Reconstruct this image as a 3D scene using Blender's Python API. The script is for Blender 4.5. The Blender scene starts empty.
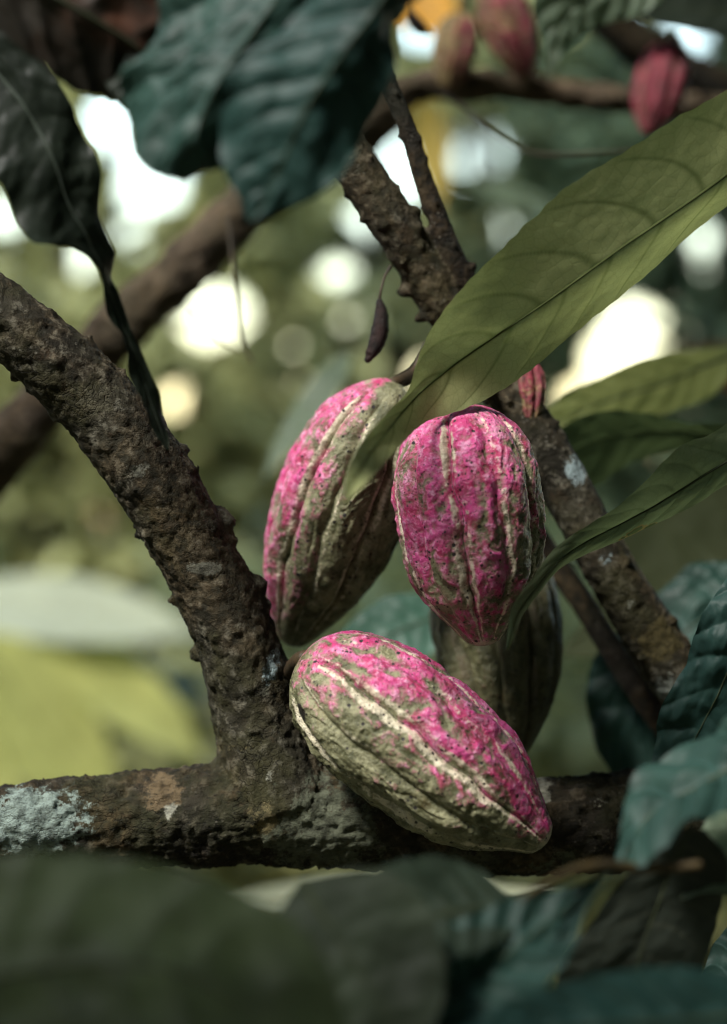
import bpy, bmesh, math, random
import numpy as np
from mathutils import Vector, Matrix

random.seed(4)
rng = np.random.default_rng(11)
C = bpy.context.scene.collection
S = 0.0005                       # metres per pixel per metre of distance
CZ = 1.5                         # camera height


def P(px, py, d):
    return np.array([(px - 363.5) * S * d, d, CZ + (512 - py) * S * d])


# ---------------------------------------------------------------- noise
_perm = rng.permutation(256)
_perm = np.concatenate([_perm, _perm, _perm])
_grad = rng.normal(size=(256, 3))
_grad /= np.linalg.norm(_grad, axis=1)[:, None]


def perlin(p):
    i = np.floor(p).astype(int)
    f = p - i
    i &= 255
    u = f * f * f * (f * (f * 6 - 15) + 10)
    out = 0
    for dx in (0, 1):
        for dy in (0, 1):
            for dz in (0, 1):
                h = _perm[_perm[_perm[(i[:, 0] + dx) & 255] + ((i[:, 1] + dy) & 255)] + ((i[:, 2] + dz) & 255)] & 255
                g = _grad[h]
                d = g[:, 0] * (f[:, 0] - dx) + g[:, 1] * (f[:, 1] - dy) + g[:, 2] * (f[:, 2] - dz)
                w = (u[:, 0] if dx else 1 - u[:, 0]) * (u[:, 1] if dy else 1 - u[:, 1]) * (u[:, 2] if dz else 1 - u[:, 2])
                out = out + w * d
    return out * 1.6


def fbm(p, octs=4, gain=0.5):
    a, s, o = 1.0, 1.0, 0
    for k in range(octs):
        o = o + a * perlin(p * s + 17.3 * k)
        a *= gain
        s *= 2.07
    return o


def spline(ctrl, n):
    """Catmull-Rom through the rows of ctrl, n samples."""
    c = np.asarray(ctrl, float)
    c = np.concatenate([[2 * c[0] - c[1]], c, [2 * c[-1] - c[-2]]])
    m = len(c) - 3
    t = np.linspace(0, m, n)
    k = np.minimum(t.astype(int), m - 1)
    f = (t - k).reshape((-1,) + (1,) * (c.ndim - 1))
    a, b, d, e = c[k], c[k + 1], c[k + 2], c[k + 3]
    return 0.5 * (2 * b + (d - a) * f + (2 * a - 5 * b + 4 * d - e) * f ** 2 + (3 * b - a - 3 * d + e) * f ** 3)


def smooth01(x, a, b):
    t = np.clip((x - a) / (b - a), 0, 1)
    return t * t * (3 - 2 * t)


# ---------------------------------------------------------------- objects
def mesh_obj(name, verts, faces, mat, parent=None, smooth=True, attrs=None, uv=None):
    me = bpy.data.meshes.new(name)
    me.from_pydata([tuple(v) for v in verts], [], [tuple(int(i) for i in f) for f in faces])
    if smooth:
        me.polygons.foreach_set('use_smooth', [True] * len(me.polygons))
    for k, v in (attrs or {}).items():
        v = np.asarray(v, float)
        if v.ndim == 1:
            a = me.attributes.new(k, 'FLOAT', 'POINT')
            a.data.foreach_set('value', v.astype(np.float32))
        else:
            a = me.attributes.new(k, 'FLOAT_VECTOR', 'POINT')
            a.data.foreach_set('vector', v.astype(np.float32).ravel())
    me.update()
    if mat:
        me.materials.append(mat)
    o = bpy.data.objects.new(name, me)
    C.objects.link(o)
    if parent:
        o.parent = parent
        o.matrix_parent_inverse = Matrix.Translation(-Vector(parent.location))
    return o


def thing(name, label, cat, loc, group=None):
    o = bpy.data.objects.new(name, None)
    o.empty_display_size = 0.02
    C.objects.link(o)
    o.location = tuple(loc)
    o['label'] = label
    o['category'] = cat
    if group:
        o['group'] = group
    return o


def grid_faces(n, m, closed=False):
    f = []
    mm = m if closed else m - 1
    for i in range(n - 1):
        for j in range(mm):
            j2 = (j + 1) % m
            f.append((i * m + j, i * m + j2, (i + 1) * m + j2, (i + 1) * m + j))
    return f


def tube_geo(pts, rad, seg=14, n=40, rough=0.0):
    c = spline(np.column_stack([np.asarray(pts, float), np.asarray(rad, float)]), n)
    p, r = c[:, :3], np.maximum(c[:, 3], 1e-4)
    t = np.gradient(p, axis=0)
    t /= np.linalg.norm(t, axis=1)[:, None]
    ref = np.array([0.13, -1, 0.21])
    a = np.cross(t, ref)
    a /= np.linalg.norm(a, axis=1)[:, None]
    b = np.cross(t, a)
    th = np.linspace(0, 2 * np.pi, seg, endpoint=False)
    ring = a[:, None, :] * np.cos(th)[None, :, None] + b[:, None, :] * np.sin(th)[None, :, None]
    v = p[:, None, :] + ring * r[:, None, None]
    if rough:
        q = v.reshape(-1, 3)
        v = p[:, None, :] + ring * (r[:, None] * (1 + rough * fbm(q * 0.9 / r.mean(), 3).reshape(n, seg)))[:, :, None]
    v = v.reshape(-1, 3)
    f = grid_faces(n, seg, True)
    v = np.vstack([v, p[0] - t[0] * r[0] * .6, p[-1] + t[-1] * r[-1] * .6])
    k = len(v) - 2
    for j in range(seg):
        f.append((k, (j + 1) % seg, j))
        f.append((k + 1, (n - 1) * seg + j, (n - 1) * seg + (j + 1) % seg))
    return v, f


def tube(name, pts, rad, mat, parent=None, seg=12, n=30, rough=0.0):
    v, f = tube_geo(pts, rad, seg, n, rough)
    return mesh_obj(name, v, f, mat, parent)


# ---------------------------------------------------------------- materials
class NT:
    def __init__(self, name):
        self.m = bpy.data.materials.new(name)
        self.m.use_nodes = True
        self.t = self.m.node_tree
        self.t.nodes.clear()
        self.out = self.n('ShaderNodeOutputMaterial')

    def n(self, typ, **kw):
        nd = self.t.nodes.new(typ)
        for k, v in kw.items():
            setattr(nd, k, v)
        return nd

    def l(self, a, b):
        self.t.links.new(a, b)

    def val(self, sock, v):
        if hasattr(v, 'links') or isinstance(v, bpy.types.NodeSocket):
            self.l(v, sock)
        elif v is not None:
            if sock.type == 'RGBA' and len(v) == 3:
                v = (*v, 1)
            sock.default_value = v

    def attr(self, name, out='Fac'):
        return self.n('ShaderNodeAttribute', attribute_name=name).outputs[out]

    def math(self, op, a, b=None, clamp=False):
        nd = self.n('ShaderNodeMath', operation=op, use_clamp=clamp)
        self.val(nd.inputs[0], a)
        if b is not None:
            self.val(nd.inputs[1], b)
        return nd.outputs[0]

    def mix(self, f, a, b, blend='MIX'):
        nd = self.n('ShaderNodeMix', data_type='RGBA', blend_type=blend)
        self.val(nd.inputs[0], f)
        self.val(nd.inputs[6], a)
        self.val(nd.inputs[7], b)
        return nd.outputs[2]

    def ramp(self, f, lo, hi):
        nd = self.n('ShaderNodeMapRange', interpolation_type='SMOOTHSTEP')
        self.val(nd.inputs[0], f)
        nd.inputs[1].default_value = lo
        nd.inputs[2].default_value = hi
        return nd.outputs[0]

    def noise(self, vec, scale, detail=4, rough=0.55, dist=0.0):
        nd = self.n('ShaderNodeTexNoise')
        if vec is not None:
            self.l(vec, nd.inputs['Vector'])
        nd.inputs['Scale'].default_value = scale
        nd.inputs['Detail'].default_value = detail
        nd.inputs['Roughness'].default_value = rough
        nd.inputs['Distortion'].default_value = dist
        return nd.outputs[0]

    def voronoi(self, vec, scale, feature='F1'):
        nd = self.n('ShaderNodeTexVoronoi', feature=feature)
        self.l(vec, nd.inputs['Vector'])
        nd.inputs['Scale'].default_value = scale
        return nd

    def bump(self, h, strength=0.5, dist=0.001, normal=None):
        nd = self.n('ShaderNodeBump')
        nd.inputs['Strength'].default_value = strength
        nd.inputs['Distance'].default_value = dist
        self.l(h, nd.inputs['Height'])
        if normal:
            self.l(normal, nd.inputs['Normal'])
        return nd.outputs[0]

    def principled(self, col, rough=0.6, spec=0.5, normal=None, **kw):
        b = self.n('ShaderNodeBsdfPrincipled')
        self.val(b.inputs['Base Color'], col)
        self.val(b.inputs['Roughness'], rough)
        self.val(b.inputs['Specular IOR Level'], spec)
        if normal:
            self.l(normal, b.inputs['Normal'])
        for k, v in kw.items():
            self.val(b.inputs[k], v)
        return b.outputs[0]

    def done(self, sh):
        self.l(sh, self.out.inputs[0])
        return self.m

    def pos(self):
        return self.n('ShaderNodeTexCoord').outputs['Object']


def mul(c, k):
    return tuple(x * k for x in c)


def leaf_mat(name, base, vein, rough=0.5, trans=0.25, spec=0.4, vary=0.35, net=True, patch=None, coat=0.0):
    g = NT(name)
    co = g.attr('leafco', 'Vector')
    big = g.noise(co, 14, 4, .6)
    fine = g.noise(co, 240, 3, .6)
    col = g.mix(g.ramp(big, .3, .7), mul(base, 1 - vary), mul(base, 1 + vary))
    col = g.mix(g.math('MULTIPLY', fine, .35), col, mul(base, .55))
    if patch:
        col = g.mix(g.math('MULTIPLY', g.ramp(g.noise(co, 9, 3, .6, .6), .5, .68), .8), col, patch)
    vn = g.attr('vein')
    h = g.math('MULTIPLY', fine, .25)
    if net:
        v = g.voronoi(co, 115, 'DISTANCE_TO_EDGE')
        line = g.math('SUBTRACT', 1.0, g.ramp(v.outputs[0], .0, .09))
        col = g.mix(g.math('MULTIPLY', line, .17), col, vein)
        v2 = g.voronoi(co, 420, 'DISTANCE_TO_EDGE')
        l2 = g.math('SUBTRACT', 1.0, g.ramp(v2.outputs[0], .0, .14))
        col = g.mix(g.math('MULTIPLY', l2, .13), col, vein)
        h = g.math('ADD', h, g.math('MULTIPLY', line, .25))
    col = g.mix(g.math('MULTIPLY', vn, .8), col, vein)
    # brown blemishes
    sp = g.attr('spot')
    rag = g.math('ADD', sp, g.math('MULTIPLY', g.math('SUBTRACT', g.noise(co, 160, 3, .6), .5), .9))
    col = g.mix(g.ramp(rag, .38, .5), col, (.16, .075, .03))
    col = g.mix(g.ramp(rag, .55, .66), col, (.012, .008, .006))
    fl = g.voronoi(co, 60)
    fk = g.math('SUBTRACT', 1.0, g.ramp(fl.outputs[0], .03, .09))
    fk = g.math('MULTIPLY', fk, g.ramp(g.noise(co, 22, 2), .55, .65))
    col = g.mix(g.math('MULTIPLY', fk, .7), col, (.05, .03, .015))
    nrm = g.bump(h, .35, .0006)
    p = g.principled(col, g.math('ADD', rough - .08, g.math('MULTIPLY', big, .16)), spec, nrm, **({'Coat Weight': coat, 'Coat Roughness': .25} if coat else {}))
    t = g.n('ShaderNodeBsdfTranslucent')
    g.val(t.inputs[0], g.mix(.5, col, mul((base[0] * 1.2, base[1] * 1.35, base[2] * .8), 1)))
    mx = g.n('ShaderNodeMixShader')
    mx.inputs[0].default_value = trans
    g.l(p, mx.inputs[1])
    g.l(t.outputs[0], mx.inputs[2])
    return g.done(mx.outputs[0])


def plain_mat(name, c1, c2, scale=40, rough=.6, bump=.4, bd=.001, spec=.3):
    g = NT(name)
    co = g.pos()
    n1 = g.noise(co, scale, 5, .6)
    n2 = g.noise(co, scale * 6, 4, .6)
    col = g.mix(g.ramp(n1, .3, .7), c1, c2)
    return g.done(g.principled(col, rough, spec, g.bump(n2, bump, bd)))


def bark_mat(name, dark, mid, light, moss, fis=(1, 1, 1)):
    g = NT(name)
    co = g.pos()
    mp = g.n('ShaderNodeMapping')
    g.l(co, mp.inputs[0])
    mp.inputs['Scale'].default_value = fis
    c2 = mp.outputs[0]
    a = g.noise(c2, 22, 6, .65)
    b = g.noise(co, 95, 6, .7)
    c = g.noise(c2, 330, 4, .7)
    d = g.noise(co, 13, 4, .6, .5)
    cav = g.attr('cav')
    col = g.mix(g.ramp(a, .32, .66), dark, mid)
    col = g.mix(g.math('MULTIPLY', g.ramp(b, .50, .64), .85), col, light)
    col = g.mix(g.math('MULTIPLY', g.ramp(d, .45, .62), .6), col, moss)
    col = g.mix(g.math('MULTIPLY', g.ramp(g.noise(co, 37, 5, .7), .58, .70), .4), col, (.060, .036, .018))
    col = g.mix(g.math('SUBTRACT', 1.0, g.ramp(c, .30, .44)), col, mul(dark, .35))
    wv = g.n('ShaderNodeVectorMath', operation='MULTIPLY_ADD')
    nzc = g.n('ShaderNodeTexNoise')
    g.l(co, nzc.inputs['Vector'])
    nzc.inputs['Scale'].default_value = 60
    nzc.inputs['Detail'].default_value = 3
    g.l(nzc.outputs['Color'], wv.inputs[0])
    wv.inputs[1].default_value = (.022, .022, .022)
    g.l(c2, wv.inputs[2])
    ve = g.voronoi(wv.outputs[0], 150, 'DISTANCE_TO_EDGE')
    crk = g.math('MULTIPLY', g.math('SUBTRACT', 1.0, g.ramp(ve.outputs[0], .0, .10)), g.ramp(g.noise(co, 26, 3), .50, .66))
    col = g.mix(g.math('MULTIPLY', crk, .6), col, mul(dark, .3))
    wm = g.ramp(g.noise(co, 9, 4, .6, .8), .46, .64)
    col = g.mix(g.math('MULTIPLY', wm, .35), col, g.mix(g.ramp(b, .38, .62), mul(mid, .55), (.105, .068, .030)))
    # pale crust flecks
    fv = g.voronoi(co, 260)
    fk = g.math('MULTIPLY', g.math('SUBTRACT', 1.0, g.ramp(fv.outputs[0], .18, .34)), g.ramp(g.noise(co, 30, 4, .7), .54, .66))
    col = g.mix(g.math('MULTIPLY', fk, .5), col, (.16, .15, .12))
    # hollows of the bark relief are coloured darker
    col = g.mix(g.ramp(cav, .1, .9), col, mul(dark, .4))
    # lichen patches with ragged edges
    li = g.attr('lichen')
    nn = g.math('MULTIPLY', g.math('SUBTRACT', g.noise(co, 60, 8, .82), .5), 2.6)
    m = g.math('ADD', li, nn)
    mask = g.math('MULTIPLY', g.ramp(m, .42, .54), g.ramp(li, .02, .30))
    lc = g.attr('lichen_col', 'Vector')
    lcol = g.mix(g.math('SUBTRACT', 1.0, g.ramp(b, .3, .55)), lc, g.mix(.7, lc, dark))
    lcol = g.mix(g.math('SUBTRACT', 1.0, g.ramp(c, .34, .5)), lcol, g.mix(.65, lc, dark))
    col = g.mix(g.math('MULTIPLY', mask, .93), col, lcol)
    h = g.math('SUBTRACT', g.math('ADD', g.math('MULTIPLY', b, 1.2), g.math('ADD', g.math('MULTIPLY', c, .6), a)), g.math('MULTIPLY', crk, .3))
    nrm = g.bump(h, .9, .0030)
    return g.done(g.principled(col, g.math('ADD', .62, g.math('MULTIPLY', b, .3)), .14, nrm))


def pod_mat(name, gd, gl, pink, deep, lilac, cream, gloss=.42):
    g = NT(name)
    co = g.pos()
    pk = g.attr('pink')
    ht = g.attr('height')
    cr = g.attr('cream')
    ln = g.attr('furrow')
    n1 = g.noise(co, 55, 6, .68, .4)
    n2 = g.noise(co, 170, 5, .7, .3)
    n3 = g.noise(co, 620, 3, .6)
    green = g.mix(g.ramp(n1, .35, .66), gd, gl)
    green = g.mix(g.math('MULTIPLY', g.ramp(ht, .45, 1.0), .55), green, mul(gl, 1.25))
    green = g.mix(g.math('MULTIPLY', g.ramp(g.noise(co, 38, 4, .6), .58, .72), .22), green, (.22, .13, .05))
    pc = g.mix(g.ramp(n1, .38, .62), deep, pink)
    pc = g.mix(g.math('MULTIPLY', g.ramp(n2, .5, .68), .8), pc, lilac)
    m = g.math('ADD', pk, g.math('MULTIPLY', g.math('SUBTRACT', n2, .5), 1.3))
    m = g.math('ADD', m, g.math('MULTIPLY', g.math('SUBTRACT', ht, .5), 1.25))
    mask = g.ramp(m, .28, .80)
    col = g.mix(mask, green, pc)
    pale = g.ramp(g.noise(co, 90, 5, .7, .6), .50, .68)
    col = g.mix(g.math('MULTIPLY', pale, .6), col, g.mix(mask, mul(gl, 1.35), mul(lilac, 1.05)))
    dusk = g.ramp(g.noise(co, 46, 4, .65, .5), .52, .70)
    col = g.mix(g.math('MULTIPLY', dusk, .55), col, g.mix(mask, mul(gd, .8), (.22, .035, .06)))
    m3 = g.math('ADD', cr, g.math('MULTIPLY', g.math('SUBTRACT', n2, .5), 1.7))
    crc = g.mix(g.ramp(n2, .3, .6), mul(cream, .62), cream)
    col = g.mix(g.math('MULTIPLY', g.ramp(m3, .34, .85), .88), col, crc)
    col = g.mix(g.math('MULTIPLY', g.ramp(g.math('ADD', ln, g.math('MULTIPLY', g.math('SUBTRACT', n2, .5), .8)), .5, .9), .8), col, (.035, .03, .015))
    col = g.mix(g.math('MULTIPLY', g.math('SUBTRACT', 1.0, g.ramp(n3, .3, .42)), .4), col, mul(gd, .6))
    # dark specks of two sizes
    for sc, lo, hi, a, b, wt in ((170, .12, .24, .42, .54, .95), (100, .12, .18, .40, .50, 1.0), (330, .14, .26, .46, .56, .85)):
        v = g.voronoi(co, sc)
        rnd = g.n('ShaderNodeSeparateColor')
        g.l(v.outputs[1], rnd.inputs[0])
        s = g.math('SUBTRACT', 1.0, g.ramp(g.math('ADD', v.outputs[0], g.math('MULTIPLY', g.math('SUBTRACT', n2, .5), .22)), lo, hi))
        s = g.math('MULTIPLY', s, g.ramp(rnd.outputs[0], .22, .26))
        s = g.math('MULTIPLY', s, g.ramp(g.noise(co, sc * .17, 2), a - .05, b - .05))
        col = g.mix(g.math('MULTIPLY', s, wt), col, (.012, .009, .008))
    rt = g.attr('rot')
    rr = g.math('ADD', rt, g.math('MULTIPLY', g.math('SUBTRACT', n1, .5), .8))
    col = g.mix(g.ramp(rr, .45, .6), col, (.012, .009, .008))
    h = g.math('ADD', n1, g.math('ADD', g.math('MULTIPLY', n2, .8), g.math('MULTIPLY', n3, .2)))
    nrm = g.bump(h, .85, .0032)
    return g.done(g.principled(col, g.math('ADD', gloss - .1, g.math('MULTIPLY', n2, .3)), .42, nrm))


BARK = bark_mat('bark_cracked', (.0075, .0068, .005), (.026, .023, .015), (.080, .072, .052), (.024, .026, .010), (.45, 1, 1.3))
BARK_LIMB = bark_mat('bark_mottled', (.010, .009, .0055), (.034, .031, .020), (.125, .118, .090), (.036, .035, .013))
BARK_DARK = bark_mat('bark_dark', (.006, .005, .004), (.016, .014, .010), (.035, .032, .025), (.014, .015, .008))
BARK_BACK = bark_mat('bark_brown', (.024, .018, .012), (.095, .072, .048), (.19, .145, .10), (.06, .052, .03))
STALK = plain_mat('stalk_brown', (.02, .015, .008), (.06, .04, .02), 60)
STALK_GREEN = plain_mat('stalk_green', (.022, .03, .016), (.04, .05, .024), 60, .7, .2, .001, .15)


# ---------------------------------------------------------------- woody frames
def capsule_bm(bm, pts, rad, seg=20, n=60):
    v, f = tube_geo(pts, rad, seg, n)
    vs = [bm.verts.new(tuple(p)) for p in v]
    for q in f:
        try:
            bm.faces.new([vs[i] for i in q])
        except ValueError:
            pass


def knob_bm(bm, c, r, direction, length):
    res = bmesh.ops.create_icosphere(bm, subdivisions=2, radius=1)
    d = Vector(direction).normalized()
    q = Vector((0, 0, 1)).rotation_difference(d)
    for v in res['verts']:
        p = v.co.copy()
        j = 1 + random.uniform(-.28, .28)
        p = Vector((p.x * r * j, p.y * r * j, p.z * length * (1 + random.uniform(-.2, .2))))
        v.co = q @ p + Vector(tuple(c))


def wood(root, limbs, voxel, knobs=(), amp=.0035, lichens=(), nscale=62):
    """limbs: (part name, pts, radii, material). One welded surface, cut into its limbs."""
    bm = bmesh.new()
    axes = []
    for nm, pts, rad, mt in limbs:
        capsule_bm(bm, pts, rad)
        axes.append(spline(np.column_stack([np.asarray(pts), rad]), 80))
    for c, r, d, ln in knobs:
        knob_bm(bm, c, r, d, ln)
    me = bpy.data.meshes.new('tmp')
    bm.to_mesh(me)
    bm.free()
    o = bpy.data.objects.new('tmp', me)
    C.objects.link(o)
    r = o.modifiers.new('r', 'REMESH')
    r.mode = 'VOXEL'
    r.voxel_size = voxel
    s = o.modifiers.new('s', 'SMOOTH')
    s.factor = .5
    s.iterations = 4
    dg = bpy.context.evaluated_depsgraph_get()
    ev = o.evaluated_get(dg)
    em = ev.to_mesh()
    nv = len(em.vertices)
    co = np.empty(nv * 3)
    em.vertices.foreach_get('co', co)
    co = co.reshape(-1, 3)
    no = np.empty(nv * 3)
    em.vertices.foreach_get('normal', no)
    no = no.reshape(-1, 3)
    faces = np.array([tuple(p.vertices) for p in em.polygons if len(p.vertices) == 4])
    ev.to_mesh_clear()
    bpy.data.objects.remove(o)
    # nearest limb
    best = np.full(nv, 1e9)
    lab = np.zeros(nv, int)
    tan = np.zeros((nv, 3))
    for k, a in enumerate(axes):
        t = np.gradient(a[:, :3], axis=0)
        t /= np.linalg.norm(t, axis=1)[:, None]
        for i0 in range(0, nv, 20000):
            q = co[i0:i0 + 20000]
            dd = np.linalg.norm(q[:, None, :] - a[None, :, :3], axis=2) - a[None, :, 3]
            j = dd.argmin(1)
            dm = dd[np.arange(len(q)), j]
            sel = dm < best[i0:i0 + 20000] - (.0 if k == 0 else .002)
            ii = np.nonzero(sel)[0] + i0
            best[ii] = dm[sel]
            lab[ii] = k
            tan[ii] = t[j[sel]]
    # bark relief: noise stretched along the limb
    al = (co * tan).sum(1)[:, None] * tan
    st = co - al * np.where(lab == 1, .80, .45)[:, None]
    lump = fbm(co * 16 + 3.1, 3)
    crack = -np.abs(fbm(st * nscale, 4, .6))
    fine = fbm(co * 170, 3, .6)
    disp = amp * (1.2 * lump + 1.2 * crack + .35 + .40 * fine)
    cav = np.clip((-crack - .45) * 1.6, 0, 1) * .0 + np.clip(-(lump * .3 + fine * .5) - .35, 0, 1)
    R0 = np.zeros(nv)
    for k, a in enumerate(axes):
        R0[lab == k] = a[:, 3].mean()
    co = co + no * (disp * np.clip(R0 / .028, .2, 1.2) * np.where(lab == 1, 1.9, 1.0))[:, None]
    li = np.zeros(nv)
    lcol = np.zeros((nv, 3)) + .3
    for (c, r, colr) in lichens:
        rr = np.array(r if hasattr(r, '__len__') else (r, r, r))
        q = 1 - np.linalg.norm((co - c) / rr, axis=1)
        sel = q > li
        li[sel] = q[sel]
        lcol[sel] = colr
    li = np.clip(li * 1.3, 0, 1)
    fl = lab[faces[:, 0]]
    for k, (nm, pts, rad, mt) in enumerate(limbs):
        fs = faces[fl == k]
        if not len(fs):
            continue
        used, inv = np.unique(fs, return_inverse=True)
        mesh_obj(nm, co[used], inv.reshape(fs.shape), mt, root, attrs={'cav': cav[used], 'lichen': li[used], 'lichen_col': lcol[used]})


trunk_pts = [P(840, 3500, 1.66), P(850, 2200, 1.66), P(840, 1300, 1.66), P(815, 950, 1.66), P(790, 830, 1.65), P(752, 740, 1.65)]
trunk_pts[0][2] = -.05
horiz = [P(800, 850, 1.650), P(730, 830, 1.620), P(600, 822, 1.570), P(480, 828, 1.570), P(370, 815, 1.565), P(275, 808, 1.560), P(190, 818, 1.555), P(100, 822, 1.550), P(10, 828, 1.540), P(-120, 850, 1.520), P(-260, 880, 1.490)]
left = [P(280, 800, 1.560), P(262, 730, 1.555), P(240, 650, 1.545), P(205, 572, 1.535), P(160, 490, 1.520), P(100, 405, 1.510), P(35, 345, 1.500), P(-60, 270, 1.490), P(-170, 170, 1.480)]
centre = [P(760, 800, 1.65), P(710, 722, 1.63), P(660, 650, 1.615), P(610, 568, 1.60), P(564, 485, 1.60), P(505, 390, 1.60), P(442, 300, 1.59), P(387, 215, 1.575), P(332, 130, 1.57), P(285, 50, 1.57), P(250, -60, 1.57)]
thin = [P(478, 300, 1.59), P(455, 258, 1.58), P(427, 190, 1.575), P(408, 130, 1.57), P(385, 78, 1.57), P(360, 20, 1.57), P(330, -60, 1.56)]
slender = [P(500, 470, 1.70), P(543, 545, 1.70), P(585, 606, 1.69), P(632, 680, 1.69), P(700, 770, 1.68), P(745, 812, 1.67)]


def m_(px):      # pixels at the subject's distance to metres
    return px * S * 1.58


knobs = []


def edge_knobs(line, radii, specs, root_d=None):
    c = spline(np.column_stack([np.asarray(line), radii]), 200)
    for t, ang, r, ln in specs:
        k = int(t * 199)
        p, rad = c[k, :3], c[k, 3]
        tg = c[min(k + 1, 199), :3] - c[max(k - 1, 0), :3]
        tg /= np.linalg.norm(tg)
        side = np.cross(tg, [0, 1, 0])
        side /= np.linalg.norm(side)
        fr = np.cross(side, tg)
        dv = side * math.cos(ang) + fr * math.sin(ang)
        knobs.append((p + dv * rad * .95, m_(r), dv, m_(ln)))


left_r = [m_(v) for v in (64, 47, 40, 39, 38, 38, 35, 34, 32)]
cen_r = [m_(v) for v in (34, 31, 29, 27, 26, 25, 24, 23, 24, 25, 26)]
hor_r = [m_(v) for v in (52, 50, 48, 50, 55, 56, 49, 46, 45, 44, 42)]
specs = []
for t, sgn, r, ln in ((.30, 1, 6, 9), (.33, 1, 11, 14), (.40, 1, 7, 9), (.425, 1, 13, 17), (.44, 1, 10, 12), (.36, -1, 7, 10), (.46, -1, 8, 13), (.48, -1, 5, 8), (.5, 1, 6, 9), (.53, 1, 7, 8),
                      (.57, 1, 5, 9), (.6, 1, 7, 9), (.64, 1, 5, 7), (.66, -1, 6, 8), (.7, 1, 5, 8), (.72, -1, 8, 10), (.745, -1, 7, 12), (.76, 1, 6, 6), (.79, -1, 6, 8), (.81, -1, 7, 12), (.27, -1, 9, 13), (.62, -1, 4, 6)):
    specs.append((t, (0.15 if sgn < 0 else math.pi + .1) + random.uniform(-.25, .25), r, ln))
for k in range(34):
    specs.append((random.uniform(.12, .85), -random.uniform(.5, 2.6), random.uniform(3, 7), random.uniform(3, 8)))
edge_knobs(left, left_r, [(t, a, r, l) for t, a, r, l in specs])
specs = []
for t in np.linspace(.46, .80, 17):
    specs.append((t + random.uniform(-.008, .008), random.choice((0.1, math.pi)) + random.uniform(-.3, .3), random.uniform(3, 6), random.uniform(3, 7)))
for k in range(44):
    specs.append((random.uniform(.1, .9), random.uniform(-2.9, -.2), random.uniform(2.5, 6), random.uniform(3, 8)))
specs += [(.66, math.pi, 9, 14), (.69, math.pi, 7, 9), (.6, 0, 5, 16), (.63, 0, 8, 12)]
edge_knobs(centre, cen_r, specs)
specs = []
for k in range(40):
    specs.append((random.uniform(.15, .9), random.uniform(-math.pi, 0), random.uniform(4, 12), random.uniform(3, 6)))
edge_knobs(horiz, hor_r, specs)
specs = [(random.uniform(.1, .8), random.uniform(-math.pi, 0), random.uniform(3, 5), random.uniform(4, 6)) for k in range(8)] + [(.12, math.pi, 6, 8), (.75, 0, 4, 7)]
edge_knobs(thin, [m_(v) for v in (11, 10.5, 10, 9.5, 10, 11, 11)], specs)

PALE = (.22, .28, .25)
BLUE = (.28, .36, .37)
GREY = (.085, .095, .065)
TAN = (.115, .085, .048)
WH = (.25, .25, .20)
lich = [
    (P(32, 822, 1.51), (.060, .06, .042), PALE), (P(322, 822, 1.54), (.075, .06, .058), GREY), (P(560, 855, 1.56), (.04, .04, .02), GREY),
    (P(165, 793, 1.54), (.024, .05, .022), TAN), (P(173, 806, 1.54), (.013, .05, .012), WH),
    (P(270, 665, 1.545), (.012, .05, .022), BLUE), (P(258, 690, 1.545), (.022, .04, .02), (.12, .12, .09)),
    (P(240, 628, 1.54), (.022, .04, .02), (.11, .11, .08)), (P(210, 520, 1.53), (.034, .04, .02), (.075, .07, .05)),
    (P(140, 470, 1.50), (.016, .04, .009), (.15, .15, .12)), (P(205, 568, 1.51), (.02, .04, .008), (.14, .14, .11)),
    (P(95, 400, 1.50), (.03, .04, .02), (.075, .07, .045)),
    (P(572, 474, 1.60), (.016, .04, .020), BLUE), (P(600, 558, 1.61), (.026, .04, .015), BLUE), (P(582, 528, 1.61), (.018, .04, .009), (.28, .31, .26)),
    (P(628, 602, 1.61), (.013, .04, .012), (.20, .21, .17)), (P(664, 680, 1.62), (.020, .04, .022), (.24, .27, .24)),
    (P(655, 640, 1.60), (.03, .04, .03), (.075, .062, .025)),
    (P(540, 790, 1.56), (.015, .05, .014), WH), (P(595, 798, 1.57), (.013, .05, .01), (.33, .33, .25)), (P(452, 858, 1.55), (.055, .05, .022), (.055, .06, .04)),
    (P(270, 812, 1.54), (.024, .05, .026), (.13, .11, .055)), (P(272, 771, 1.54), (.006, .05, .010), WH), (P(248, 745, 1.55), (.03, .04, .01), (.20, .17, .09)),
]
tree = thing('cacao_tree', 'rough barked cacao tree whose forked limbs carry the four big pink and green pods', 'tree', (trunk_pts[0][0], trunk_pts[0][1], 0))
wood(tree, [
    ('trunk', trunk_pts, [.085, .075, .065, .058, .05, .035], BARK),
    ('branch', horiz, hor_r, BARK),
    ('branch', left, left_r, BARK_LIMB),
    ('branch', centre, cen_r, BARK_LIMB),
    ('branch', thin, [m_(v) for v in (11, 10.5, 10, 9.5, 10, 11, 11)], BARK_DARK),
    ('branch', slender, [m_(v) for v in (12, 13, 13, 14, 16, 18)], BARK_DARK),
], .0024, knobs, .0017, lich)

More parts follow.
